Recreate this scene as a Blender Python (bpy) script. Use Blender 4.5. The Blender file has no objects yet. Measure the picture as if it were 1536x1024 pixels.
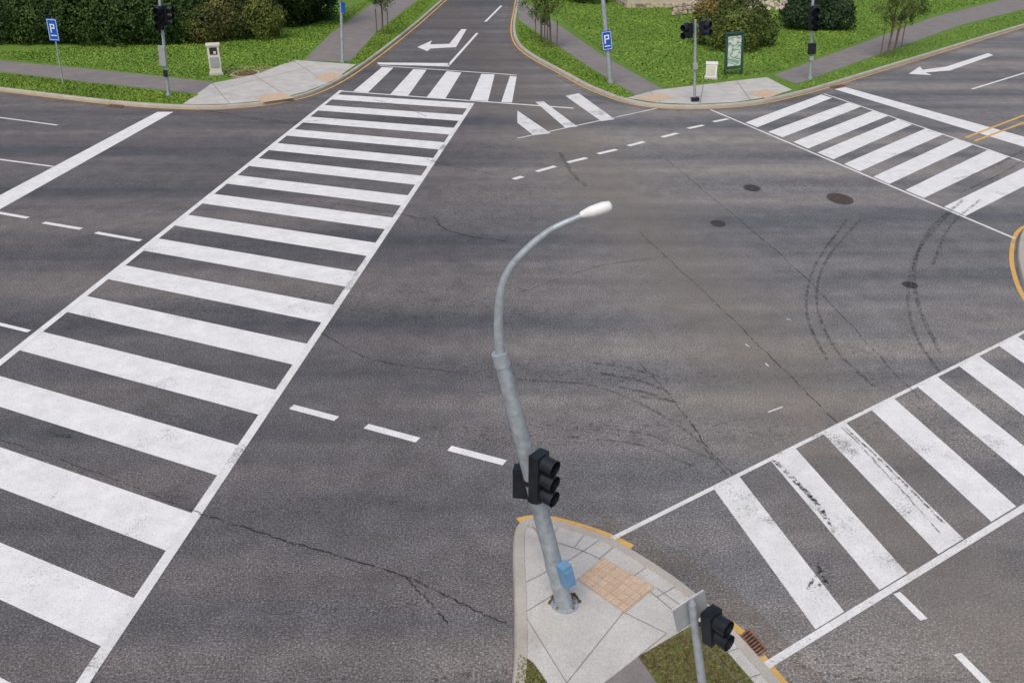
import bpy, math, random
import numpy as np
from mathutils import Vector, Matrix
random.seed(4); rng=np.random.default_rng(7)
sc=bpy.context.scene
# ------------------------------------------------------------------ survey
# ground coordinates (metres) are recovered from a photogrammetric survey:
# station 9 m above the road, pitch 26.63 deg, focal length 1400 units
H=9.0; F=1400.0; TH=math.atan(702/1400.0); CT,ST=math.cos(TH),math.sin(TH)
def ray(px,py):
    a=px-768; b=-(py-512)
    return Vector((a, F*CT+b*ST, -F*ST+b*CT))
def G(px,py,z=0.0):
    d=ray(px,py); t=(z-H)/d.z
    return Vector((d.x*t,d.y*t,z))
def W(px,py,Y):
    d=ray(px,py); t=Y/d.y
    return Vector((d.x*t,Y,H+d.z*t))
LZ=0.12
# ------------------------------------------------------------------ materials
def nmat(name):
    m=bpy.data.materials.new(name); m.use_nodes=True
    nt=m.node_tree; b=nt.nodes['Principled BSDF']; b.inputs['Specular IOR Level'].default_value=0.25
    return m,nt,b
def N(nt,t,**k):
    n=nt.nodes.new(t)
    for a,v in k.items(): setattr(n,a,v)
    return n
def noise(nt,scale,detail=4,rough=.6,vec=None,stretch=None,rot=0):
    n=N(nt,'ShaderNodeTexNoise'); n.inputs['Scale'].default_value=scale
    n.inputs['Detail'].default_value=min(detail,3); n.inputs['Roughness'].default_value=rough
    if vec is None:
        g=N(nt,'ShaderNodeNewGeometry'); vec=g.outputs['Position']
    if stretch:
        mp=N(nt,'ShaderNodeMapping'); mp.inputs['Scale'].default_value=stretch
        mp.inputs['Rotation'].default_value=(0,0,rot); nt.links.new(vec,mp.inputs[0]); vec=mp.outputs[0]
    nt.links.new(vec,n.inputs['Vector']); return n.outputs['Fac']
def ramp(nt,fac,stops):
    r=N(nt,'ShaderNodeValToRGB'); e=r.color_ramp.elements
    e[0].position=stops[0][0]; e[0].color=(*stops[0][1],1)
    e[1].position=stops[-1][0]; e[1].color=(*stops[-1][1],1)
    for p,c in stops[1:-1]:
        x=e.new(p); x.color=(*c,1)
    nt.links.new(fac,r.inputs[0]); return r.outputs[0]
def mix(nt,fac,a,b,mode='MIX'):
    m=N(nt,'ShaderNodeMix',data_type='RGBA',blend_type=mode)
    for s,v in ((0,fac),(6,a),(7,b)):
        if isinstance(v,(int,float)): m.inputs[s].default_value=v
        elif isinstance(v,tuple): m.inputs[s].default_value=(*v,1)
        else: nt.links.new(v,m.inputs[s])
    return m.outputs[2]
def math_(nt,op,a,b=0.0,clamp=False):
    m=N(nt,'ShaderNodeMath',operation=op); m.use_clamp=clamp
    for i,v in enumerate((a,b)):
        if isinstance(v,(int,float)): m.inputs[i].default_value=v
        else: nt.links.new(v,m.inputs[i])
    return m.outputs[0]
def bump(nt,b,h,s=.3,d=.01):
    n=N(nt,'ShaderNodeBump'); n.inputs['Strength'].default_value=s; n.inputs['Distance'].default_value=d
    nt.links.new(h,n.inputs['Height']); nt.links.new(n.outputs[0],b.inputs['Normal'])
def simple(name,col,rough=.6,metal=0,var=.15,scale=6):
    m,nt,b=nmat(name)
    c2=tuple(min(1,c*(1+var)) for c in col); c1=tuple(c*(1-var) for c in col)
    nt.links.new(ramp(nt,noise(nt,scale),[(.3,c1),(.7,c2)]),b.inputs['Base Color'])
    b.inputs['Roughness'].default_value=rough; b.inputs['Metallic'].default_value=metal
    return m
def g3(v,t=(1,1,1)): return (v*t[0],v*t[1],v*t[2])

_d=G(757,694)-G(437,610); ANG=math.atan2(_d.y,_d.x)      # direction of the west carriageway
def asphalt_nodes(nt,tint=(1,.985,.975),lo=.085,hi=.175,full=False):
    fine=noise(nt,30,3,.95)
    c=ramp(nt,fine,[(.34,g3(lo*.45,tint)),(.47,g3((lo+hi)/2*.92,tint)),(.56,g3(hi*1.02,tint)),(.66,g3(hi*2.3,tint))])
    if full:
        big=ramp(nt,noise(nt,.30,3,.55,stretch=(.12,1.5,1),rot=-ANG),[(.34,(.64,.67,.73)),(.5,(.97,.96,.96)),(.66,(1.34,1.26,1.18))])
        c=mix(nt,1.0,c,big,'MULTIPLY')
        med=ramp(nt,noise(nt,1.4,3,.8),[(.3,(.80,.80,.80)),(.7,(1.18,1.18,1.18))])
        c=mix(nt,1.0,c,med,'MULTIPLY')
    return c,fine
m_asph,nt,b=nmat('asphalt'); 
c,fine=asphalt_nodes(nt,full=True)
pit=math_(nt,'GREATER_THAN',noise(nt,8,2,.65,stretch=(1,1.5,1)),.60)
msk=ramp(nt,noise(nt,.3,2,.5,stretch=(.2,1.6,1),rot=-ANG),[(.50,(0,0,0)),(.60,(1,1,1))])
c=mix(nt,math_(nt,'MULTIPLY',math_(nt,'MULTIPLY',pit,msk),.6),c,(.045,.045,.045))
# brownish worn band crossing the junction, newer darker surface to the west
g=N(nt,'ShaderNodeNewGeometry'); sp=N(nt,'ShaderNodeSeparateXYZ'); nt.links.new(g.outputs['Position'],sp.inputs[0])
pa,pb=G(850,215),G(1230,640); d=(pb-pa); L=d.length; nx,ny=-d.y/L,d.x/L
dist=math_(nt,'ABSOLUTE',math_(nt,'ADD',math_(nt,'ADD',math_(nt,'MULTIPLY',sp.outputs[0],nx),math_(nt,'MULTIPLY',sp.outputs[1],ny)),-(pa.x*nx+pa.y*ny)))
dist=math_(nt,'ADD',dist,math_(nt,'MULTIPLY',noise(nt,.5,3),1.6))
band=ramp(nt,math_(nt,'DIVIDE',dist,3.4),[(.25,(.5,.5,.5)),(1,(0,0,0))])
c=mix(nt,band,c,(.150,.130,.108))
west=ramp(nt,math_(nt,'ADD',math_(nt,'MULTIPLY',sp.outputs[0],.10),math_(nt,'MULTIPLY',noise(nt,.25,2),.4)),[(0,(.80,.79,.82)),(.5,(1.2,1.2,1.2))])
c=mix(nt,1.0,c,west,'MULTIPLY')
nt.links.new(c,b.inputs['Base Color']); b.inputs['Roughness'].default_value=.85

def paint(name,col,wear=.6):
    m,nt,b=nmat(name)
    ca,fine=asphalt_nodes(nt)
    cp=ramp(nt,noise(nt,2.2,3,.75),[(.3,g3(.84,col)),(.7,g3(1.03,col))])
    grit=ramp(nt,fine,[(.30,(.6,.6,.6)),(.48,(1,1,1))])
    cp=mix(nt,1.0,cp,grit,'MULTIPLY')
    w=noise(nt,26,3,.8); w2=noise(nt,.9,3,.6)
    s=math_(nt,'ADD',math_(nt,'MULTIPLY',w,.5),math_(nt,'MULTIPLY',w2,.5))
    f=ramp(nt,s,[(wear,(0,0,0)),(wear+.06,(.75,.75,.75))])
    nt.links.new(mix(nt,f,cp,ca),b.inputs['Base Color']); b.inputs['Roughness'].default_value=.7
    return m
m_white=paint('white_road_paint',(.78,.78,.765),.595)
m_worn=paint('worn_white_road_paint',(.74,.74,.72),.55)
m_yel=paint('yellow_road_paint',(.70,.43,.13),.56)
def overlay(name,col,lo,hi,scale,mx=.8,stretch=None):
    m,nt,b=nmat(name); b.inputs['Base Color'].default_value=(*col,1); b.inputs['Roughness'].default_value=.8
    f=ramp(nt,noise(nt,scale,3,.75,stretch=stretch),[(lo,(0,0,0)),(hi,(mx,mx,mx))])
    nt.links.new(f,b.inputs['Alpha']); return m
m_crack=overlay('crack_filler',(.025,.024,.024),.38,.58,5,.75)
m_skid=overlay('tyre_rubber',(.035,.035,.037),.40,.66,6,.5)
m_scuff=overlay('scuffed_rubber',(.02,.02,.02),.45,.6,14,.75)
m_dirt=overlay('kerb_dirt',(.24,.19,.14),.35,.75,2.2,.45)

def concrete(name,col):
    m,nt,b=nmat(name)
    c=ramp(nt,noise(nt,1.6,3,.65),[(.3,g3(.84,col)),(.7,g3(1.06,col))])
    c=mix(nt,1.0,c,ramp(nt,noise(nt,45,2,.8),[(.3,(.75,.75,.75)),(.6,(1.04,1.04,1.04))]),'MULTIPLY')
    c=mix(nt,ramp(nt,noise(nt,.7,3,.7),[(.54,(0,0,0)),(.72,(.4,.4,.4))]),c,(.26,.23,.185))
    nt.links.new(c,b.inputs['Base Color']); b.inputs['Roughness'].default_value=.85
    return m
m_conc=concrete('pale_concrete',(.54,.525,.49)); m_kerb=concrete('kerb_concrete',(.46,.43,.38))
m_joint=simple('joint_filler',(.20,.19,.17),.9)
m_path=concrete('path_asphalt',(.235,.215,.205))
m_grass,nt,b=nmat('lawn')
c=ramp(nt,noise(nt,14,3,.8),[(.3,(.04,.09,.012)),(.55,(.12,.225,.028)),(.75,(.19,.31,.045))])
c=mix(nt,ramp(nt,noise(nt,.5,3,.7),[(.52,(0,0,0)),(.8,(.5,.5,.5))]),c,(.20,.23,.05))
nt.links.new(c,b.inputs['Base Color']); b.inputs['Roughness'].default_value=.9
m_grassd,nt,b=nmat('dry_grass_soil')
nt.links.new(ramp(nt,noise(nt,7,3,.8),[(.35,(.06,.045,.022)),(.52,(.15,.12,.055)),(.66,(.10,.13,.035))]),b.inputs['Base Color']); b.inputs['Roughness'].default_value=.9
m_soil=simple('sandy_soil',(.22,.20,.10),.9,0,.4,3)
m_tact,nt,b=nmat('tactile_paving')
br=N(nt,'ShaderNodeTexBrick'); br.inputs['Scale'].default_value=1.0; br.offset=0
br.inputs['Color1'].default_value=(.56,.38,.25,1); br.inputs['Color2'].default_value=(.64,.46,.32,1); br.inputs['Mortar'].default_value=(.38,.29,.21,1)
br.inputs['Mortar Size'].default_value=.012; br.inputs['Brick Width'].default_value=.125; br.inputs['Row Height'].default_value=.125
uvn=N(nt,'ShaderNodeUVMap'); nt.links.new(uvn.outputs[0],br.inputs['Vector'])
nt.links.new(mix(nt,.35,br.outputs[0],ramp(nt,noise(nt,6,3),[(.3,(.44,.34,.25)),(.7,(.64,.54,.43))])),b.inputs['Base Color']); b.inputs['Roughness'].default_value=.85
m_galv=simple('galvanised_steel',(.36,.40,.43),.45,.3,.2,9)
m_lampw=simple('lamp_white_enamel',(.72,.72,.72),.35,0,.05,9)
m_black=simple('signal_black',(.014,.017,.022),.4,0,.4,6)
m_blue=simple('sign_blue',(.012,.10,.42),.35,0,.08,9)
m_lblue=simple('button_blue',(.14,.28,.44),.4,0,.1,9)
m_swhite=simple('sign_white',(.78,.78,.78),.4,0,.05,9)
m_gback=simple('sign_back_aluminium',(.36,.38,.39),.45,.3,.12,4)
m_cab=simple('cabinet_cream',(.62,.59,.52),.55,0,.1,5)
m_dk=simple('dark_recess',(.03,.03,.03),.7)
m_rust=simple('rusty_iron',(.23,.125,.08),.8,0,.4,12)
m_iron=simple('cast_iron',(.065,.055,.053),.75,0,.4,14)
m_iron2=simple('brown_iron_cover',(.09,.065,.06),.8,0,.35,8)
m_redc=simple('red_brown_cover',(.20,.09,.065),.8,0,.35,8)
m_green=simple('board_green',(.03,.075,.055),.5)
m_glass=simple('window_glass',(.04,.05,.06),.1)
m_wall=simple('beige_render',(.50,.43,.34),.85,0,.12,2)
m_roof=simple('roof_tiles',(.12,.09,.08),.85,0,.3,5)
m_map,nt,b=nmat('map_print')
nt.links.new(ramp(nt,noise(nt,2.2,2,.5),[(.42,(.55,.62,.55)),(.48,(.10,.22,.15)),(.54,(.62,.66,.6)),(.6,(.2,.36,.28))]),b.inputs['Base Color'])
m_bark=simple('bark',(.15,.11,.075),.9,0,.35,10)
m_stone,nt,b=nmat('rubble_stone')
v=N(nt,'ShaderNodeTexVoronoi'); v.inputs['Scale'].default_value=3.5; g=N(nt,'ShaderNodeNewGeometry'); nt.links.new(g.outputs['Position'],v.inputs['Vector'])
nt.links.new(ramp(nt,v.outputs['Distance'],[(0,(.58,.50,.40)),(.5,(.46,.40,.32)),(.75,(.2,.17,.13))]),b.inputs['Base Color'])
m_leaf,nt,b=nmat('leaves'); a=N(nt,'ShaderNodeAttribute'); a.attribute_name='Col'
nt.links.new(a.outputs['Color'],b.inputs['Base Color']); b.inputs['Roughness'].default_value=.65
# ------------------------------------------------------------------ mesh helpers
def mk(name,verts,faces,mats,idx=None,smooth=False,bevel=0):
    me=bpy.data.meshes.new(name); me.from_pydata([tuple(v) for v in verts],[],faces); me.update()
    for m in mats: me.materials.append(m)
    if idx: me.polygons.foreach_set('material_index',idx)
    if smooth is True: me.polygons.foreach_set('use_smooth',[True]*len(faces))
    elif smooth: me.polygons.foreach_set('use_smooth',smooth)
    o=bpy.data.objects.new(name,me); sc.collection.objects.link(o)
    if bevel:
        bm=o.modifiers.new('bevel','BEVEL'); bm.width=bevel; bm.segments=2; bm.limit_method='ANGLE'; bm.angle_limit=.9
    return o
class MB:
    def __init__(s): s.v=[];s.f=[];s.m=[];s.s=[];s.M=Matrix()
    def add(s,vs,fs,mat,sm=False):
        o=len(s.v); s.v+=[s.M@Vector(v) for v in vs]
        for f in fs: s.f.append([i+o for i in f]); s.m.append(mat); s.s.append(sm)
    def box(s,c,d,mat):
        x,y,z=c;a,b_,e=d[0]/2,d[1]/2,d[2]/2
        vs=[(x+i*a,y+j*b_,z+k*e) for k in(-1,1) for j in(-1,1) for i in(-1,1)]
        s.add(vs,[(0,2,3,1),(4,5,7,6),(0,1,5,4),(2,6,7,3),(0,4,6,2),(1,3,7,5)],mat)
    def tube(s,pts,rad,mat,n=14,cap=True):
        pts=[Vector(p) for p in pts]
        if not hasattr(rad,'__len__'): rad=[rad]*len(pts)
        vs=[];fs=[]
        for i,p in enumerate(pts):
            t=(pts[min(i+1,len(pts)-1)]-pts[max(i-1,0)]).normalized()
            u=t.cross(Vector((0,1,0)) if abs(t.y)<.9 else Vector((1,0,0))).normalized(); w=t.cross(u)
            for k in range(n):
                a=2*math.pi*k/n; vs.append(p+(u*math.cos(a)+w*math.sin(a))*rad[i])
        for i in range(len(pts)-1):
            for k in range(n):
                fs.append((i*n+k,i*n+(k+1)%n,(i+1)*n+(k+1)%n,(i+1)*n+k))
        s.add(vs,fs,mat,True)
        if cap:
            l=len(vs)-n
            s.add(vs[:n],[tuple(range(n))[::-1]],mat); s.add(vs[l:],[tuple(range(n))],mat)
    def out(s,name,bevel=0):
        ms=[];idx=[]
        for m in s.m:
            if m not in ms: ms.append(m)
            idx.append(ms.index(m))
        return mk(name,s.v,s.f,ms,idx,s.s,bevel)
def sheet(name,pts,z,mat):
    v=[G(x,y,z) for x,y in pts]
    return mk(name,v,[list(range(len(v)))],[mat])
def catmull(p,n=8):
    p=[Vector(a) for a in p]; o=[]
    for i in range(len(p)-1):
        a=p[i-1] if i else p[0]*2-p[1]; b_=p[i];c=p[i+1];d=p[i+2] if i+2<len(p) else p[-1]*2-p[-2]
        for k in range(n):
            t=k/n
            o.append(.5*((2*b_)+(c-a)*t+(2*a-5*b_+4*c-d)*t*t+(3*b_-a-3*c+d)*t**3))
    o.append(p[-1]); return o
def offset(pl,d):
    o=[]
    for i,p in enumerate(pl):
        t=pl[min(i+1,len(pl)-1)]-pl[max(i-1,0)]; t.z=0; t.normalize()
        o.append(p+Vector((-t.y,t.x,0))*d)
    return o
def ribbon_w(name,pl,w,z,mat,join=None):
    a=offset(pl,w/2);b_=offset(pl,-w/2);n=len(pl)
    v=[Vector((p.x,p.y,z)) for p in a]+[Vector((p.x,p.y,z)) for p in b_]
    f=[(i,i+1,n+i+1,n+i) for i in range(n-1)]
    f=[q[::-1] for q in f]
    if join is not None: join.add(v,f,mat); return
    return mk(name,v,f,[mat])
def line(mb,a,b_,w,mat,z=.005):
    ribbon_w('',[G(*a),G(*b_)],w,z,mat,mb)
def quad(mb,ps,mat,z=.005):
    mb.add([G(x,y,z) for x,y in ps],[(0,1,2,3)],mat)
def isect(p,q,r,s):
    x1,y1=p;x2,y2=q;x3,y3=r;x4,y4=s
    d=(x1-x2)*(y3-y4)-(y1-y2)*(x3-x4)
    a=x1*y2-y1*x2;b_=x3*y4-y3*x4
    return ((a*(x3-x4)-(x1-x2)*b_)/d,(a*(y3-y4)-(y1-y2)*b_)/d)
# ------------------------------------------------------------------ ground
mk('ground',[(-1500,-600,-.03),(1500,-600,-.03),(1500,2500,-.03),(-1500,2500,-.03)],[(0,1,2,3)],[m_grass])
mk('road',[(-160,-20,0),(160,-20,0),(160,240,0),(-160,240,0)],[(0,1,2,3)],[m_asph])
def land(name,kname,img,closing,topmat,side,n=8):
    pl=catmull([G(x,y,0) for x,y in img],n)
    inn=offset(pl,side*.1)
    top=[Vector((p.x,p.y,LZ)) for p in inn]+[Vector((*c,LZ)) for c in closing]
    mk(name,top,[list(range(len(top)))],[topmat])
    prof=[(0,0),(.012,.10),(.035,LZ+.012),(.17,LZ+.012),(.18,LZ-.02)]
    v=[];f=[];k=len(prof)
    offs=[offset(pl,side*a) for a,_ in prof]
    for i in range(len(pl)):
        for j,(a,z) in enumerate(prof): q=offs[j][i]; v.append((q.x,q.y,z))
    for i in range(len(pl)-1):
        for j in range(k-1): f.append((i*k+j,i*k+j+1,(i+1)*k+j+1,(i+1)*k+j))
    mk(kname,v,f,[m_kerb]); return pl
LK=[(-500,72),(-200,111),(0,136),(170,156),(275,163),(350,162),(430,152),(490,133),(548,98),(620,42),(668,0),(715,-38)]
plL=land('grass_verge','kerb',LK,[(-5,170),(-160,170),(-160,60)],m_grass,1)
RK=[(960,-100),(850,-60),(790,-22),(772,20),(776,68),(850,115),(900,140),(960,158),(1040,163),(1130,157),(1200,142),(1250,128),(1380,88),(1536,40),(1750,-24)]
plR=land('grass_verge','kerb',RK,[(150,150),(150,235),(40,235)],m_grass,1)
BK=[(690,1300),(745,1110),(768,1024),(771,920),(769,830),(776,794),(805,784),(850,792),(920,817),(1000,865),(1060,912),(1110,962),(1165,1024),(1235,1110),(1300,1230)]
e0,e1=G(1300,1230),G(690,1300)
plB=land('pavement','kerb',BK,[(e0.x+.5,e0.y-3),(e1.x,e1.y-3)],m_conc,-1)
IK=[(1760,270),(1640,310),(1560,335),(1533,350),(1525,380),(1529,412),(1546,450),(1600,520),(1720,640)]
plI=land('pavement','kerb',IK,[(60,12),(60,40)],m_conc,1)
Z1=LZ+.006
def zs(name,pts,mat,z=Z1): return sheet(name,pts,z,mat)
zs('footpath',[(-400,52),(0,91),(160,106),(320,123),(300,141),(140,124),(0,108),(-400,66)],m_path)
zs('footpath',[(455,91),(497,50),(548,14),(585,-18),(655,-18),(620,5),(566,47),(524,93)],m_path)
zs('pavement',[(274,156.5),(318,125),(385,112),(440,90),(534,97),(512,112),(490,125.5),(460,137),(430,145),(390,151.5),(350,155.5),(310,157)],m_conc,LZ+.0115)
zs('footpath',[(775,-5),(830,32),(905,84),(998,136),(955,144),(880,98),(778,30)],m_path)
zs('footpath',[(1160,113),(1400,26),(1536,-8),(1700,-50),(1720,-30),(1536,14),(1440,38),(1195,126)],m_path)
zs('pavement',[(940,147),(985,135),(1055,127),(1105,121),(1150,116),(1188,135),(1150,146),(1100,153.5),(1040,156.5),(985,154)],m_conc,LZ+.0115)
zs('grass_verge',[(1046,932),(1078,962),(1132,1024),(1190,1100),(1000,1100),(985,1024),(957,984)],m_grassd,LZ+.0045)
zs('grass_verge',[(778,978),(800,993),(822,1024),(830,1100),(752,1100),(772,1024)],m_grassd,LZ+.0045)
zs('footpath',[(957,984),(985,1024),(1000,1100),(860,1100),(905,1024)],m_path,LZ+.0045)
jb=MB()
def jl(a,b_,w=.009,z=LZ+.009,mat=m_joint): ribbon_w('',[G(*a,LZ),G(*b_,LZ)],w,z,mat,jb)
for a,b_ in [((776,905),(850,1024)),((857,838),(776,880)),((857,838),(905,806)),((985,882),(1045,925)),((866,870),(776,925)),((935,918),(1000,950)),((1000,950),(958,984)),((850,1024),(935,918))]: jl(a,b_)
inner=offset(plB,-.52)
ribbon_w('',[p for p in inner[40:100]],.012,LZ+.009,m_joint,jb)
for i in range(40,100,5): ribbon_w('',[offset(plB,-.18)[i],inner[i]],.01,LZ+.0105,m_joint,jb)
for a,b_ in [((318,125),(345,157)),((380,113),(430,144)),((440,92),(490,124)),((975,138),(990,154)),((1055,127),(1050,156)),((1105,122),(1125,150)),((345,130),(470,100))]: jl(a,b_,.03,LZ+.0155)
jb.out('pavement_joints')
def tact(ps,nx,ny,z):
    c=[G(x,y,z) for x,y in ps]
    me=bpy.data.meshes.new('tactile_paving'); me.from_pydata(c,[],[(0,1,2,3)])
    uv=me.uv_layers.new(name='UVMap'); wx=(c[1]-c[0]).length; wy=(c[3]-c[0]).length
    for l,u in zip(uv.data,[(0,0),(wx,0),(wx,wy),(0,wy)]): l.uv=u
    me.materials.append(m_tact); o=bpy.data.objects.new('tactile_paving',me); sc.collection.objects.link(o)
    v=[];f=[]
    for i in range(nx):
        for j in range(ny):
            s,t=(i+.5)/nx,(j+.5)/ny
            p=(c[0]*(1-s)+c[1]*s)*(1-t)+(c[3]*(1-s)+c[2]*s)*t
            r=.022;k=len(v)
            v+=[(p.x+r*a,p.y+r*b_,z) for a,b_ in((1,0),(0,1),(-1,0),(0,-1))]+[(p.x+r*.6*a,p.y+r*.6*b_,z+.008) for a,b_ in((1,0),(0,1),(-1,0),(0,-1))]
            f+=[(k+q,k+(q+1)%4,k+4+(q+1)%4,k+4+q) for q in range(4)]+[(k+4,k+5,k+6,k+7)]
    s=mk('studs',v,f,[m_tact]); s.parent=o
tact([(866,868),(905,836),(982,880),(937,918)],14,18,LZ+.013)
tact([(380,146),(424,138),(441,147),(395,153.5)],8,8,LZ+.0175)
tact([(470,117),(495,108),(516,113),(492,124)],8,8,LZ+.0175)
tact([(950,146),(990,140),(1015,146),(980,153)],8,8,LZ+.0175)
tact([(1122,141),(1148,134),(1172,140),(1150,148)],8,8,LZ+.0175)
# ------------------------------------------------------------------ road markings
cw=MB()
VP=(972,-235)
La,Lb=(-14,559),(512,137); Ra,Rb=(133,1014),(708,160)
def onL(y): x=La[0]+(y-La[1])/(Lb[1]-La[1])*(Lb[0]-La[0]); return (x,y)
def onR(y): x=Ra[0]+(y-Ra[1])/(Rb[1]-Ra[1])*(Rb[0]-Ra[0]); return (x,y)
for k in range(1,18):
    rr=8.81+1.122*(16-k); rl=13.66+1.072*(13-k)
    yt,yb=1e4/rr-235,1e4/(rr-.53)-235; lt,lb=1e4/rl-235,1e4/(rl-.5)-235
    quad(cw,[onL(lb),onR(yb),onR(yt),onL(lt)],m_white,.005)
line(cw,(-260,752),(512,136),.17,m_white,.0095)
line(cw,(70,1105),(709,155),.17,m_worn,.0095)
line(cw,(508,137),(860,163),.16,m_white,.0135)
line(cw,(570,99),(775,113),.14,m_white,.0095)
for ps in [[(530,137),(552,139),(590,102),(573,101)],[(585,142),(612,144),(640,105),(620,104)],[(640,146),(668,148),(692,109),(670,107)],[(705,150),(732,152),(742,112),(722,111)],[(752,153),(768,154),(775,115),(765,114)]]:
    quad(cw,ps,m_white,.005)
cw.out('crosswalk')
mk_=MB()
quad(mk_,[(-150,372),(-150,398),(260,168),(236,168)],m_white)
line(mk_,(-200,150),(86,188),.11,m_white); line(mk_,(-200,213),(80,250),.11,m_white)
line(mk_,(-100,462),(44,497),.12,m_white)
for a,b_ in [((-60,309),(42,327)),((65,334),(122,343.5)),((144,349),(211,361))]: line(mk_,a,b_,.16,m_white)
for a,b_ in [((437,610),(505,628)),((549,639),(627,660)),((674,672),(757,694))]: line(mk_,a,b_,.17,m_white)
quad(mk_,[(565,94),(568,97),(674,100),(674,95)],m_white)
line(mk_,(673,98),(716,50),.16,m_white); line(mk_,(728,33),(752,9),.16,m_white)
mk_.out('lane_marking')
def arrow(name,poly):
    mk(name,[G(x,y,.005) for x,y in poly],[list(range(len(poly)))],[m_white])
arrow('turn_arrow',[(626,71),(648,61),(645,67),(674,66),(692,44),(700,44),(684,71),(646,73),(641,77)])
arrow('turn_arrow',[(1363,111),(1380,100),(1384,105),(1420,100),(1482,80),(1490,83),(1425,106),(1388,109),(1398,113)])
cw=MB(); V2=(318,-306)
Fa,Fb=(918,808),(1536,498); Na,Nb=(1145,1001),(1536,761)
Nc,Nd=(1145,991),(1536,752)
tw=[(1070,1108),(1155,1192),(1234,1268),(1306,1340),(1375,1405),(1437,1467),(1497,1525),(1552,1580),(1605,1630)]
for i,(x1,x2) in enumerate(tw):
    f1=(x1,Fa[1]+(x1-Fa[0])*(Fb[1]-Fa[1])/(Fb[0]-Fa[0])); f2=(x2,Fa[1]+(x2-Fa[0])*(Fb[1]-Fa[1])/(Fb[0]-Fa[0]))
    quad(cw,[isect(f1,V2,Nc,Nd),isect(f2,V2,Nc,Nd),f2,f1],m_worn if i in(0,1,2) else m_white)
line(cw,(918,808),(1680,426),.085,m_worn,.0095); line(cw,(1145,1001),(1680,673),.115,m_worn,.0095)
cw.out('crosswalk')
cw=MB()
for ps in [[(1118,184),(1136,191),(1248,147),(1232,142)],[(1152,198),(1174,206),(1292,160),(1272,154)],[(1190,213),(1212,223),(1332,174),(1310,166)],
           [(1226,229),(1250,239),(1368,187),(1346,179)],[(1266,246),(1290,257),(1414,202),(1388,193)],[(1310,265),(1334,276),(1460,217),(1434,208)],
           [(1358,285),(1386,297),(1512,236),(1484,224)],[(1416,310),(1448,324),(1578,258),(1546,247)]]: quad(cw,ps,m_white)
line(cw,(1066,165),(1522,358),.1,m_white,.0095); line(cw,(1236,141),(1620,272),.1,m_white,.0095)
cw.out('crosswalk')
cw=MB()
for ps in [[(776,166),(776,184),(800,203),(826,200)],[(803,153),(848,192),(866,190),(815,152)],[(848,144),(902,182),(922,179),(868,140)]]: quad(cw,ps,m_worn)
line(cw,(985,163),(776,208),.09,m_worn,.0095); cw.out('crosswalk')
mk_=MB()
quad(mk_,[(1252,134),(1268,131),(1640,234),(1640,252)],m_white)
line(mk_,(1458,134),(1620,84),.13,m_white)
for a,b_ in [((770,269),(784,265)),((805,257.5),(833,249.5)),((851,244),(880,237)),((897,231),(925,224.5)),((942,219),(966,213)),((993,206),(1016,200)),((1032,193),(1055,188)),((1070,183),(1092,178.5))]: line(mk_,a,b_,.2,m_white)
line(mk_,(1345,889),(1386,929),.12,m_white); line(mk_,(1436,980),(1500,1045),.12,m_white)
mk_.out('lane_marking')
mk_=MB(); line(mk_,(1448,207),(1650,130),.13,m_yel,.0095); line(mk_,(1462,212),(1660,138),.13,m_yel,.0095); mk_.out('centre_line')
mk_=MB()
ribbon_w('',offset(plL,-.11),.10,.006,m_yel,mk_); ribbon_w('',offset(plR,-.10),.085,.006,m_yel,mk_)
ribbon_w('',offset(plI,-.12),.11,.006,m_yel,mk_)
ribbon_w('',offset(plB,.14)[43:67],.12,.006,m_yel,mk_)
ribbon_w('',catmull([G(1095,934),G(1115,950)],4),.11,.006,m_yel,mk_); ribbon_w('',catmull([G(1142,984),G(1180,1030),G(1240,1100)],4),.11,.006,m_yel,mk_)
mk_.out('kerb_line')
ribbon_w('kerb_dirt',offset(plB,.32)[60:102],.5,.003,m_dirt)
ribbon_w('kerb_dirt',offset(plL,-.25),.6,.003,m_dirt)
ribbon_w('kerb_dirt',offset(plR,-.25),.6,.003,m_dirt)
def jit(pts,n,a):
    pl=catmull([G(*p) for p in pts],n)
    for q in pl: 
        k=a*(q.y/15); q.x+=random.uniform(-k,k); q.y+=random.uniform(-k,k)*1.5
    return pl
ck=MB()
for pts,w in [([(300,770),(430,812),(600,862),(700,910),(762,936)],.03),([(610,868),(640,900),(672,936)],.025),([(650,324),(664,342),(700,354),(762,363)],.045),
    ([(640,240),(690,252),(745,263)],.04),([(420,300),(520,308),(640,330)],.03),([(1085,465),(1190,570),(1300,680),(1410,800)],.02),([(960,350),(1085,465)],.02),
    ([(960,545),(1010,600),(1060,670),(1100,712)],.02),([(1000,240),(1060,290),(1200,410),(1380,600)],.018),([(776,440),(900,400),(1000,385)],.02),([(0,660),(120,700),(300,770)],.018),([(480,500),(560,540),(700,562)],.025)]:
    ribbon_w('',jit(pts,14,.02),w,.0155,m_crack,ck)
ck.out('road_crack')
ck=MB()
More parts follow.
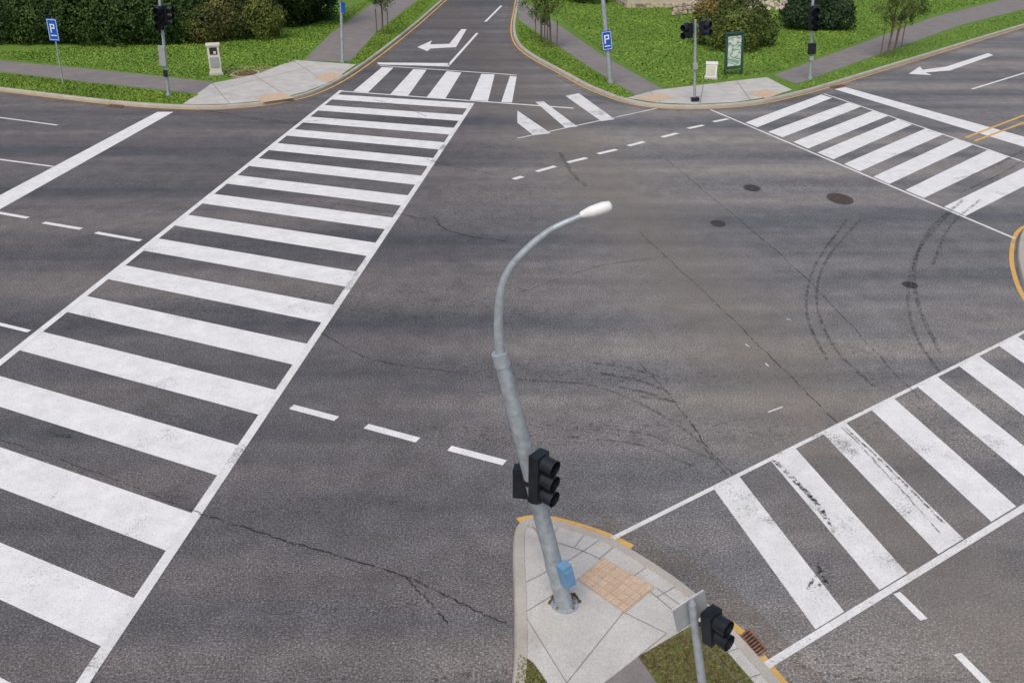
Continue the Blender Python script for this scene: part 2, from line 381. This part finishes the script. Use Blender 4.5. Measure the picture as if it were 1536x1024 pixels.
for pts,w in [([(1445,300),(1395,345),(1372,400),(1378,460),(1410,530)],.10),([(1425,320),(1382,370),(1362,430),(1372,500),(1410,560)],.08),([(1470,300),(1425,340),(1398,400)],.08),
    ([(1290,330),(1240,390),(1225,450),(1250,520),(1310,580)],.07),([(1270,330),(1222,400),(1210,470),(1240,540)],.07),
    ([(900,560),(960,572),(1010,592)],.08),([(915,578),(970,590),(1018,606)],.08),([(890,545),(940,552),(990,566)],.07),([(960,595),(1010,602)],.08),
    ([(850,655),(960,668),(1040,700)],.05),([(890,640),(980,655),(1070,690)],.05),([(1430,270),(1480,255),(1536,225)],.1),([(1440,290),(1500,262),(1560,225)],.08),
    ([(776,570),(900,582),(1020,640),(1090,712)],.06),([(840,230),(860,262),(880,280)],.15),([(300,165),(420,182),(505,180)],.12),([(340,175),(440,186),(495,186)],.1),([(560,150),(600,160),(640,175)],.1)]:
    ribbon_w('',catmull([G(*p) for p in pts],10),w,.0185,m_skid,ck)
ck.out('skid_marks')
ck=MB()
for pts,w in [([(1212,885),(1222,866),(1238,858),(1250,868)],.05),([(1225,845),(1235,868),(1248,880)],.05),([(1228,880),(1243,862),(1240,848)],.05),([(1160,690),(1215,745),(1240,780)],.09),([(1190,722),(1230,760),(1250,800)],.05),([(1265,640),(1330,700),(1420,790)],.04),([(75,650),(92,655),(108,657)],.04),([(80,656),(95,652),(106,654)],.03)]:
    ribbon_w('',catmull([G(*p) for p in pts],8),w,.0215,m_scuff,ck)
ck.out('scuff_marks')
ck=MB()
for a,b_ in [((1152,618),(1174,610)),((1118,516),(1124,520)),((1148,545),(1153,549)),((1180,478),(1186,480))]: line(ck,a,b_,.03,m_worn,.004)
ck.out('paint_flecks')
def disc(name,px,py,rx,mat,z,ratio=1.35,mat2=None):
    c=G(px,py,z); mb=MB(); n=32
    for (s,m,dz) in ((1.12,mat2 or m_iron,0),(1,mat,.004)):
        mb.add([(c.x+rx*s*math.cos(2*math.pi*i/n),c.y+ratio*rx*s*math.sin(2*math.pi*i/n),z+dz) for i in range(n)],[tuple(range(n))],m)
    for a in (.3,.55,.8):
        k=[(c.x+rx*a*q*math.cos(2*math.pi*i/n),c.y+ratio*rx*a*q*math.sin(2*math.pi*i/n),z+.008) for q in(1,.92) for i in range(n)]
        mb.add(k,[(i,(i+1)%n,n+(i+1)%n,n+i) for i in range(n)],m_dk)
    mb.out(name)
disc('manhole_cover',1128,282,.24,m_iron,.004); disc('manhole_cover',1260,298,.34,m_iron2,.004,1.5); disc('manhole_cover',1365,427,.17,m_iron,.004,1.1); disc('manhole_cover',1077,335,.2,m_iron,.004)
disc('manhole_cover',368,110,.60,m_redc,LZ+.012,1.3,m_conc)
zs('bare_soil',[(335,104),(360,99),(395,98),(422,103),(428,109),(410,117),(380,120),(350,118)],m_soil,LZ+.0085)
def drain(ps,z,n=7):
    c=[G(x,y,z) for x,y in ps]; mb=MB()
    P=lambda s,t,dz=0:(c[0]*(1-s)+c[1]*s)*(1-t)+(c[3]*(1-s)+c[2]*s)*t+Vector((0,0,dz))
    mb.add([P(0,0),P(1,0),P(1,1),P(0,1)],[(0,1,2,3)],m_dk)
    def bar(a,b_,c_,d_): 
        q=[P(a,c_,.004),P(b_,c_,.004),P(b_,d_,.004),P(a,d_,.004)]; q2=[v+Vector((0,0,.02)) for v in q]
        mb.add(q+q2,[(4,5,6,7),(0,1,5,4),(1,2,6,5),(2,3,7,6),(3,0,4,7)],m_rust)
    bar(0,1,0,.07);bar(0,1,.93,1);bar(0,.07,.075,.925);bar(.93,1,.075,.925);bar(.075,.925,.47,.53)
    for i in range(n):
        s=.1+(i+.3)*.8/n; bar(s,s+.055,.075,.465); bar(s,s+.055,.535,.925)
    mb.out('storm_drain')
drain([(1120,996),(1097,964),(1124,943),(1150,974)],.008,6)
drain([(165,157),(186,159),(182,162),(160,160)],.01,4); drain([(1244,131),(1262,127),(1268,129),(1250,133)],.01,4)
# ------------------------------------------------------------------ foliage
def leafmesh(name,P,Nn,size,C):
    n=len(P); r=rng.normal(size=(n,3)); u=np.cross(Nn,r); u/=np.linalg.norm(u,axis=1)[:,None]+1e-9
    w=np.cross(Nn,u); s=size[:,None]
    V=np.empty((n,4,3)); V[:,0]=P+u*s; V[:,1]=P+w*s*.6; V[:,2]=P-u*s; V[:,3]=P-w*s*.6
    me=bpy.data.meshes.new(name); me.vertices.add(4*n); me.vertices.foreach_set('co',V.reshape(-1))
    me.loops.add(4*n); me.loops.foreach_set('vertex_index',np.arange(4*n,dtype=np.int32))
    me.polygons.add(n); me.polygons.foreach_set('loop_start',np.arange(0,4*n,4,dtype=np.int32)); me.polygons.foreach_set('loop_total',np.full(n,4,dtype=np.int32))
    me.update(calc_edges=True)
    a=me.color_attributes.new('Col','FLOAT_COLOR','POINT'); cc=np.ones((n,4,4)); cc[:,:,:3]=C[:,None,:]; a.data.foreach_set('color',cc.reshape(-1))
    me.materials.append(m_leaf); o=bpy.data.objects.new(name,me); sc.collection.objects.link(o); return o
def crown(name,lobes,n,leaf,c1,c2,inner=.25,parent=None):
    Ps=[];Ns=[];Cs=[]
    for (x,y,z,rx,ry,rz) in lobes:
        k=int(n*rx*rz); d=rng.normal(size=(k,3)); d/=np.linalg.norm(d,axis=1)[:,None]
        ph=rng.uniform(0,6.28,6)
        lump=1+.16*np.sin(5*d[:,0]+ph[0])*np.sin(4*d[:,2]+ph[1])+.13*np.sin(9*d[:,1]+ph[2])*np.sin(8*d[:,2]+ph[3]+4*d[:,0])+.08*np.sin(17*d[:,0]+ph[4])*np.sin(15*d[:,2]+ph[5])
        r=(1-inner*rng.random(k)**1.7)*lump
        p=d*r[:,None]*np.array([rx,ry,rz])+np.array([x,y,z])
        nn=d+rng.normal(size=(k,3))*.55; nn/=np.linalg.norm(nn,axis=1)[:,None]
        cl=.5+.5*np.sin(p[:,0]*2.7+ph[0])*np.sin(p[:,2]*3.3+ph[1]); t=np.clip(.55*cl+.45*rng.random(k)+rng.normal()*.15,0,1)[:,None]
        Ps.append(p);Ns.append(nn);Cs.append(np.array(c1)*(1-t)+np.array(c2)*t)
    P=np.vstack(Ps);Nn=np.vstack(Ns);C=np.vstack(Cs); k=P[:,2]>LZ
    P,Nn,C=P[k],Nn[k],C[k]
    o=leafmesh(name,P,Nn,leaf*rng.uniform(.6,1.4,len(P)),C)
    if parent: o.parent=parent
    return o
def lob(px,py,rx,h,dy=0):
    g=G(px,py,LZ); return (g.x,g.y+dy,h*.45,rx,rx*.9,h*.55)
dg1,dg2=(.014,.034,.009),(.070,.125,.026)
row=[(-60,66,2,4.2),(0,70,1.7,4),(38,70,1.3,3.2),(70,70,1.3,3.6),(120,72,1.6,4.4),(165,73,1.5,4),(205,70,1.4,3.6),(235,71,1.2,3),(268,68,1.3,3.4),(435,42,1.8,3.6),(465,36,1.6,3.4),(410,35,2.2,5)]
crown('hedge',[lob(a,b_,c*1.1,h,c) for a,b_,c,h in row],1500,.085,dg1,dg2)
crown('hedge',[(g.x,g.y+6,3+random.random(),2.8,2.5,3.4) for g in [G(x,60,LZ) for x in range(-80,440,42)]],500,.12,(.008,.020,.006),(.035,.062,.015))
crown('flowering_shrub',[lob(300,68,1.15,2.2,1),lob(330,64,1.1,2.6,1.2),lob(352,62,1.2,2.6,1)],2200,.07,(.03,.045,.012),(.17,.16,.045))
crown('shrub',[lob(392,62,1.25,2.5,1),lob(375,58,1.1,2.7,2)],2200,.07,(.04,.06,.014),(.18,.21,.04))
crown('shrub',[lob(1072,70,1.15,1.9,.8),lob(1105,78,1.5,2.3,.5),lob(1140,72,1.1,2.0,.8),(*G(1108,66,LZ).xy,1.6,1.5,1.2,1.3)],2200,.07,(.03,.05,.012),(.14,.18,.035))
crown('flowering_shrub',[lob(1070,38,1.2,2.0,1),lob(1095,34,1.2,2.2,1)],1500,.08,(.05,.05,.012),(.28,.2,.05))
g=G(1225,44,LZ)
crown('conifer_shrub',[(g.x,g.y+1,.9,2.1,1.9,1.0),(g.x+.2,g.y+1,1.9,1.6,1.5,1.1),(g.x-.1,g.y+1,3,.9,.9,1.2),(g.x-1,g.y,1,1.3,1.2,1.1),(g.x+1.1,g.y,1,1.2,1.2,1.2)],2200,.08,(.010,.026,.011),(.040,.075,.030))
crown('shrub',[lob(885,4,1.6,1.5),lob(860,0,1.5,1.6),lob(1500,-25,2.5,3)],1000,.1,(.02,.04,.01),(.08,.12,.028))
crown('tree_belt',[(x,150+random.uniform(-6,6),4,6,5,6) for x in range(-130,131,9)],60,.4,dg1,dg2)
g=G(1008,24,LZ); g2=G(1068,17,LZ); mb=MB(); nb=9
for j in range(3):
    for i in range(nb):
        t=(i+.5+(j%2)*.3)/nb; p=g*(1-t)+g2*t
        mb.box((p.x,p.y+.12*j,LZ+.15+.25*j),((g2-g).length/nb*.94,.45,.24),m_stone)
mb.out('stone_wall',.05)
# beige house behind the stone wall
hb=G(1030,11,LZ); house=bpy.data.objects.new('beige_house',None); sc.collection.objects.link(house)
Mh=Matrix.Translation(hb)@Matrix.Rotation(math.radians(7),4,'Z')
def part(name,fn,bev=0):
    mb=MB(); mb.M=Mh; fn(mb); o=mb.out(name,bev); o.parent=house
def wl(mb):
    mb.box((0,4,1.9),(9,8,3.8),m_wall); mb.box((0,4,.15),(9.12,8.12,.3),m_stone)
    mb.add([(-4.5,0,3.8),(-4.5,8,3.8),(-4.5,4,6.2)],[(0,1,2)],m_wall); mb.add([(4.5,0,3.8),(4.5,8,3.8),(4.5,4,6.2)],[(0,1,2)],m_wall)
part('walls',wl)
part('roof',lambda mb: mb.add([(-5,-.6,3.5),(5,-.6,3.5),(5,4,6.3),(-5,4,6.3),(5,8.6,3.5),(-5,8.6,3.5)],[(0,1,2,3),(3,2,4,5)],m_roof))
def wn(mb):
    for x in(-3,-1.2,3):
        mb.box((x,-.02,1.9),(1.2,.06,1.3),m_swhite); mb.box((x,-.06,1.9),(1.05,.04,1.15),m_glass); mb.box((x,-.085,1.9),(.05,.02,1.15),m_swhite)
part('windows',wn)
part('door',lambda mb:(mb.box((1,-.03,1.1),(1.1,.06,2.2),m_swhite),mb.box((1,-.07,1.1),(.92,.04,2.05),m_green)))
rs=MB()
for i in range(70):
    p=G(random.uniform(1110,1185),random.uniform(0,16),LZ); r=random.uniform(.12,.32)
    rs.tube([(p.x,p.y,LZ-.05),(p.x+.03,p.y,LZ+r*.5),(p.x,p.y,LZ+r*.8)],[r,r*.8,r*.3],m_stone,7)
rs.out('rockery')
def sapling(px,py,h,lean=0,c1=(.04,.07,.016),c2=(.15,.21,.05),dens=260,stakes=True):
    b0=G(px,py,LZ); mb=MB(); top=b0+Vector((lean,0,h))
    mb.tube([b0,b0+Vector((lean*.3+.04,0,h*.35)),b0+Vector((lean*.6-.03,.05,h*.7)),top],[.06,.05,.035,.012],m_bark,8)
    lo=[]
    for i in range(13):
        t=random.uniform(.25,.92); a=random.uniform(0,6.28); l=(1.15-t)*h*.3
        s=b0+(top-b0)*t; e=s+Vector((math.cos(a)*l,math.sin(a)*l,l*.9)); mb.tube([s,(s+e)/2+Vector((0,0,-.04)),e],[.022,.016,.006],m_bark,5)
        lo.append((e.x,e.y,e.z,.42,.42,.45)); m_=(s+e)/2; lo.append((m_.x,m_.y,m_.z,.25,.25,.3))
    if stakes:
        for dx in(-.35,.35): mb.tube([b0+Vector((dx,0,0)),b0+Vector((dx,0,1.5))],.03,m_bark,6)
    o=mb.out('young_tree'); cr=crown('crown',lo,dens*4,.05,c1,c2,.9,o)
sapling(574,52,3.6); sapling(812,64,4.0,-.2); sapling(826,72,3.4,-.3); sapling(1330,86,4.4,.1); sapling(1342,74,4.2,.15)
def pip(x,y,poly):
    ins=np.zeros(len(x),bool); n=len(poly); j=n-1
    for i in range(n):
        xi,yi=poly[i];xj,yj=poly[j]
        c=((yi>y)!=(yj>y))&(x<(xj-xi)*(y-yi)/(yj-yi+1e-12)+xi); ins^=c; j=i
    return ins
def blades(img,n,h,z,c1,c2):
    poly=[tuple(G(a,b_,LZ).xy) for a,b_ in img]; a=np.array(poly); lo,hi=a.min(0),a.max(0)
    P=rng.uniform(lo,hi,(n*3,2)); P=P[pip(P[:,0],P[:,1],poly)][:n]; k=len(P)
    P3=np.c_[P,np.full(k,z+h*.4)]; a=rng.uniform(0,6.28,k)
    Nn=np.c_[np.cos(a),np.sin(a),rng.normal(size=k)*.5+.8]; Nn/=np.linalg.norm(Nn,axis=1)[:,None]
    t=np.clip(rng.random(k)*.6+.4*(.5+.5*np.sin(P[:,0]*.9)*np.sin(P[:,1]*.7)),0,1)[:,None]
    leafmesh('grass',P3,Nn,h*rng.uniform(.5,1.2,k),np.array(c1)*(1-t)+np.array(c2)*t)
ga,gb=(.080,.155,.018),(.24,.36,.05)
blades([(0,78),(450,45),(560,-5),(545,12),(497,48),(452,90),(385,108),(318,122),(0,88)],20000,.06,LZ,ga,gb)
blades([(0,110),(140,126),(298,143),(272,155),(170,151),(0,131)],11000,.05,LZ,ga,gb)
blades([(524,95),(568,48),(625,5),(655,-5),(612,40),(545,94)],9000,.05,LZ,ga,gb)
blades([(776,32),(880,101),(952,146),(930,146),(850,109),(780,66)],11000,.05,LZ,ga,gb)
blades([(800,0),(905,78),(1000,132),(1100,118),(1160,109),(1400,22),(1536,-12),(1400,-12),(1000,-12)],45000,.065,LZ,ga,gb)
blades([(1200,127),(1440,42),(1536,17),(1536,34),(1380,80),(1250,122),(1195,138)],11000,.05,LZ,ga,gb)
blades([(1046,934),(1078,964),(1130,1024),(1180,1100),(1003,1100),(988,1024),(960,985)],4500,.022,LZ,(.07,.09,.022),(.20,.21,.07))
blades([(778,980),(800,995),(820,1024),(828,1100),(754,1100),(774,1024)],2000,.022,LZ,(.07,.09,.022),(.20,.21,.07))
blades([(822,905),(832,890),(862,890),(872,903),(850,915)],900,.025,LZ,(.06,.05,.02),(.16,.12,.06))
# ------------------------------------------------------------------ street furniture
def frame(base,tilt=0,yaw=0): return Matrix.Translation(base)@Matrix.Rotation(math.radians(tilt),4,'Y')@Matrix.Rotation(math.radians(yaw),4,'Z')
def head(mb,M,n=3,s=1.0):
    o=mb.M; mb.M=o@M
    hh=.28*n*s
    mb.box((0,0,0),(.30*s,.18*s,hh),m_black); mb.box((0,.10*s,0),(.2*s,.05*s,hh*.9),m_black)
    for i in range(n):
        z=hh/2-.14*s-.28*s*i
        mb.tube([(0,-.09*s,z),(0,-.10*s,z)],.1*s,m_dk,16)
        mb.tube([(0,-.09*s,z),(0,-.31*s,z-.02*s)],[.125*s,.13*s],m_black,16,False)
        mb.tube([(0,-.10*s,z),(0,-.305*s,z-.02*s)],[.112*s,.117*s],m_black,16,False)
    mb.M=o
def P_sign(mb,z,w=.5,h=.8,yo=-.06):
    mb.box((0,yo,z),(w,.02,h),m_blue)
    y=yo-.013
    for c,d in [((0,h*.44),(w*.88,.02)),((0,-h*.44),(w*.88,.02)),((w*.43,0),(.02,h*.86)),((-w*.43,0),(.02,h*.86)),
                ((-.09,.06),(.055,.38)),((.0,.225),(.12,.05)),((.0,.07),(.12,.05)),((.085,.147),(.05,.20)),((0,-.25),(w*.6,.04))]:
        mb.box((c[0],y,z+c[1]),(d[0],.006,d[1]),m_swhite)
mb=MB(); mb.M=frame(G(95,126,LZ),2,-12); mb.tube([(0,0,0),(0,0,2.95)],.035,m_galv,10); P_sign(mb,2.45,.52,1.0); mb.out('parking_sign',.004)
mb=MB(); mb.M=frame(G(253,144,LZ),4)
mb.tube([(0,0,0),(0,0,.1)],.13,m_galv); mb.tube([(0,0,.1),(0,0,5.2)],[.07,.06],m_galv)
head(mb,Matrix.Translation((.0,-.18,3.35)),3,1.15); head(mb,Matrix.Translation((.22,.0,3.45))@Matrix.Rotation(math.radians(80),4,'Z'),3,1)
mb.box((-.08,-.1,1.75),(.28,.12,.85),m_gback); mb.box((0,-.12,1.0),(.16,.12,.28),m_black); mb.out('traffic_light',.008)
mb=MB(); mb.M=frame(G(514,94,LZ),3); mb.tube([(0,0,0),(0,0,.1)],.12,m_galv); mb.tube([(0,0,.1),(0,0,5.4)],[.08,.06],m_galv)
head(mb,Matrix.Translation((0,-.2,3.5)),2,1); mb.box((.12,-.1,2.75),(.22,.03,.5),m_blue); mb.out('traffic_light',.008)
mb=MB(); mb.M=frame(G(325,112,LZ),0,14)
mb.box((0,0,.06),(.66,.5,.12),m_conc); mb.box((0,0,.75),(.56,.42,1.26),m_cab); mb.box((0,0,1.43),(.66,.5,.10),m_cab)
mb.box((0,-.215,1.15),(.36,.02,.34),m_dk); mb.box((0,-.225,.62),(.42,.02,.5),m_gback); mb.box((.06,-.235,1.08),(.12,.03,.12),m_cab); mb.out('utility_cabinet',.015)
mb=MB(); mb.M=frame(G(916,125,LZ),-8); mb.tube([(0,0,0),(0,0,.12)],.16,m_galv); mb.tube([(0,0,.1),(0,0,7)],[.11,.09],m_galv); 
P_sign(mb,1.98,.46,.88,-.14); mb.out('street_light_mast',.004)
mb=MB(); mb.M=frame(G(1042,152,LZ),-4.5); mb.tube([(0,0,0),(0,0,.1)],.13,m_galv); mb.tube([(0,0,.1),(0,0,3.4)],[.06,.055],m_galv)
head(mb,Matrix.Translation((-.30,-.1,3.0))@Matrix.Rotation(math.radians(-55),4,'Z'),2,1.1); head(mb,Matrix.Translation((.32,-.1,3.05))@Matrix.Rotation(math.radians(50),4,'Z'),2,1.1)
mb.tube([(-.3,0,3.05),(.3,0,3.05)],.03,m_black,8); mb.box((0,-.1,1.5),(.2,.1,.26),m_gback); mb.box((.0,-.09,.12),(.34,.3,.12),m_black); mb.out('traffic_light',.008)
mb=MB(); mb.M=frame(G(1215,119,LZ),-6); mb.tube([(0,0,0),(0,0,.1)],.13,m_galv); mb.tube([(0,0,.1),(0,0,5)],[.07,.06],m_galv)
head(mb,Matrix.Translation((0,-.2,2.85)),3,1.3); mb.box((0,-.12,1.45),(.34,.2,.5),m_black); mb.box((0,-.12,1.0),(.2,.1,.2),m_galv); mb.out('traffic_light',.008)
mb=MB(); mb.M=frame(G(1066,118,LZ),0,-10); mb.box((0,0,.05),(.62,.5,.1),m_conc); mb.box((0,0,.4),(.52,.4,.6),m_swhite); mb.box((0,0,.73),(.58,.46,.07),m_swhite); mb.box((-.02,-.206,.4),(.4,.01,.46),m_cab); mb.out('utility_box',.015)
mb=MB(); mb.M=frame(G(1100,113,LZ),-4,8)
for x in(-.42,.42): mb.box((x,0,1.0),(.08,.1,2.0),m_green)
mb.box((0,0,1.12),(.76,.06,1.62),m_green); mb.box((0,-.036,1.15),(.66,.01,1.4),m_map); mb.box((0,0,2.0),(.96,.14,.08),m_green); mb.out('information_board',.01)
# street lamp with mounted signal: raked straight mast, near-straight outreach arm
B=G(847,906,LZ); Y=B.y
w=lambda x,y,dy=0: W(x,y,Y+dy)
mb=MB()
top=w(752,540)
mb.tube([B,w(790,687),top],[.118,.102,.088],m_galv,20)
mb.tube([w(754,548),w(749,529)],[.098,.098],m_galv,20)
pts=catmull([top,w(748,500),w(750,448),w(762,408),w(790,374),w(828,344),w(876,322)],6); n_=len(pts)
mb.tube(pts,[.062-.030*(i/n_) for i in range(n_)],m_galv,14)
mb.tube([B,B+Vector((0,0,.018))],.19,m_galv,20)
for i in range(4):
    a=math.pi/4+i*math.pi/2; q=B+Vector((math.cos(a)*.155,math.sin(a)*.155,0)); mb.tube([q,q+Vector((0,0,.05))],.016,m_rust,6)
a=w(873,322); e=w(918,308); d=(e-a)
mb.tube([a-d*.05,a+d*.12,a+d*.3,a+d*.7,a+d*.95,e],[.035,.05,.064,.07,.055,.02],m_lampw,16)
p=w(808,714,-.25)
head(mb,Matrix.Translation(p)@Matrix.Rotation(math.radians(52),4,'Z'),3,.8)
p2=w(784,722,.22); head(mb,Matrix.Translation(p2)@Matrix.Rotation(math.radians(170),4,'Z'),2,.8)
mb.tube([w(797,716),w(808,712,-.2)],.03,m_black,8)
for (x,y) in ((798,720),(804,745)):
    q=w(x,y); mb.tube([q-Vector((0,0,.03)),q+Vector((0,0,.03))],.118,m_black,18)
q=w(849,861,-.14); o=mb.M; mb.M=Matrix.Translation(q)@Matrix.Rotation(math.radians(-13),4,'Y')@Matrix.Rotation(math.radians(35),4,'Z')
mb.box((0,0,0),(.15,.16,.34),m_lblue); mb.box((0,-.09,0),(.1,.02,.22),m_lblue); mb.M=o
q=w(822,850,.05); mb.M=Matrix.Translation(q)@Matrix.Rotation(math.radians(-13),4,'Y'); mb.box((0,0,0),(.05,.12,.22),m_gback); mb.M=o
mb.out('street_lamp',.008)
# near signal with sign back
B=G(1078,1215,LZ); Y=B.y
mb=MB(); t=W(1038,905,Y); mb.tube([B,t],[.045,.04],m_galv,16); mb.tube([t,t+Vector((-.01,0,.05))],[.04,.02],m_galv,16)
o=mb.M
p=W(1068,938,Y-.05); mb.M=Matrix.Translation(p)@Matrix.Rotation(math.radians(-8),4,'Y')@Matrix.Rotation(math.radians(42),4,'Z'); head(mb,Matrix(),2,.62)
mb.M=o; mb.tube([W(1046,935,Y),p],.02,m_black,8)
p=W(1036,916,Y+.07); mb.M=Matrix.Translation(p)@Matrix.Rotation(math.radians(-14),4,'Y')@Matrix.Rotation(math.radians(30),4,'Z'); mb.box((0,0,0),(.38,.015,.27),m_gback); mb.box((0,.012,0),(.38,.006,.27),m_swhite)
mb.M=o; mb.out('traffic_light',.006)
# ------------------------------------------------------------------ light and camera
w_=bpy.data.worlds.new('World'); sc.world=w_; w_.use_nodes=True; nt=w_.node_tree; bg=nt.nodes['Background']
sky=nt.nodes.new('ShaderNodeTexSky'); sky.sky_type='NISHITA'; sky.sun_disc=False; sky.sun_elevation=math.radians(55); sky.sun_rotation=math.radians(200)
sky.dust_density=4; sky.ozone_density=.6
nt.links.new(sky.outputs[0],bg.inputs[0]); bg.inputs[1].default_value=.15
sun=bpy.data.lights.new('sun','SUN'); sun.energy=1.3; sun.angle=math.radians(35); sun.color=(1,.94,.87)
so=bpy.data.objects.new('sun',sun); sc.collection.objects.link(so); so.rotation_euler=(math.radians(35),0,math.radians(-20))
cam=bpy.data.cameras.new('camera'); co=bpy.data.objects.new('camera',cam); sc.collection.objects.link(co)
cam.sensor_width=36; cam.lens=F/1536*36; co.location=(0,0,H); co.rotation_euler=(math.pi/2-TH,0,0); cam.clip_end=5000; sc.camera=co
sc.view_settings.view_transform='Standard'; sc.view_settings.look='None'; sc.view_settings.exposure=0
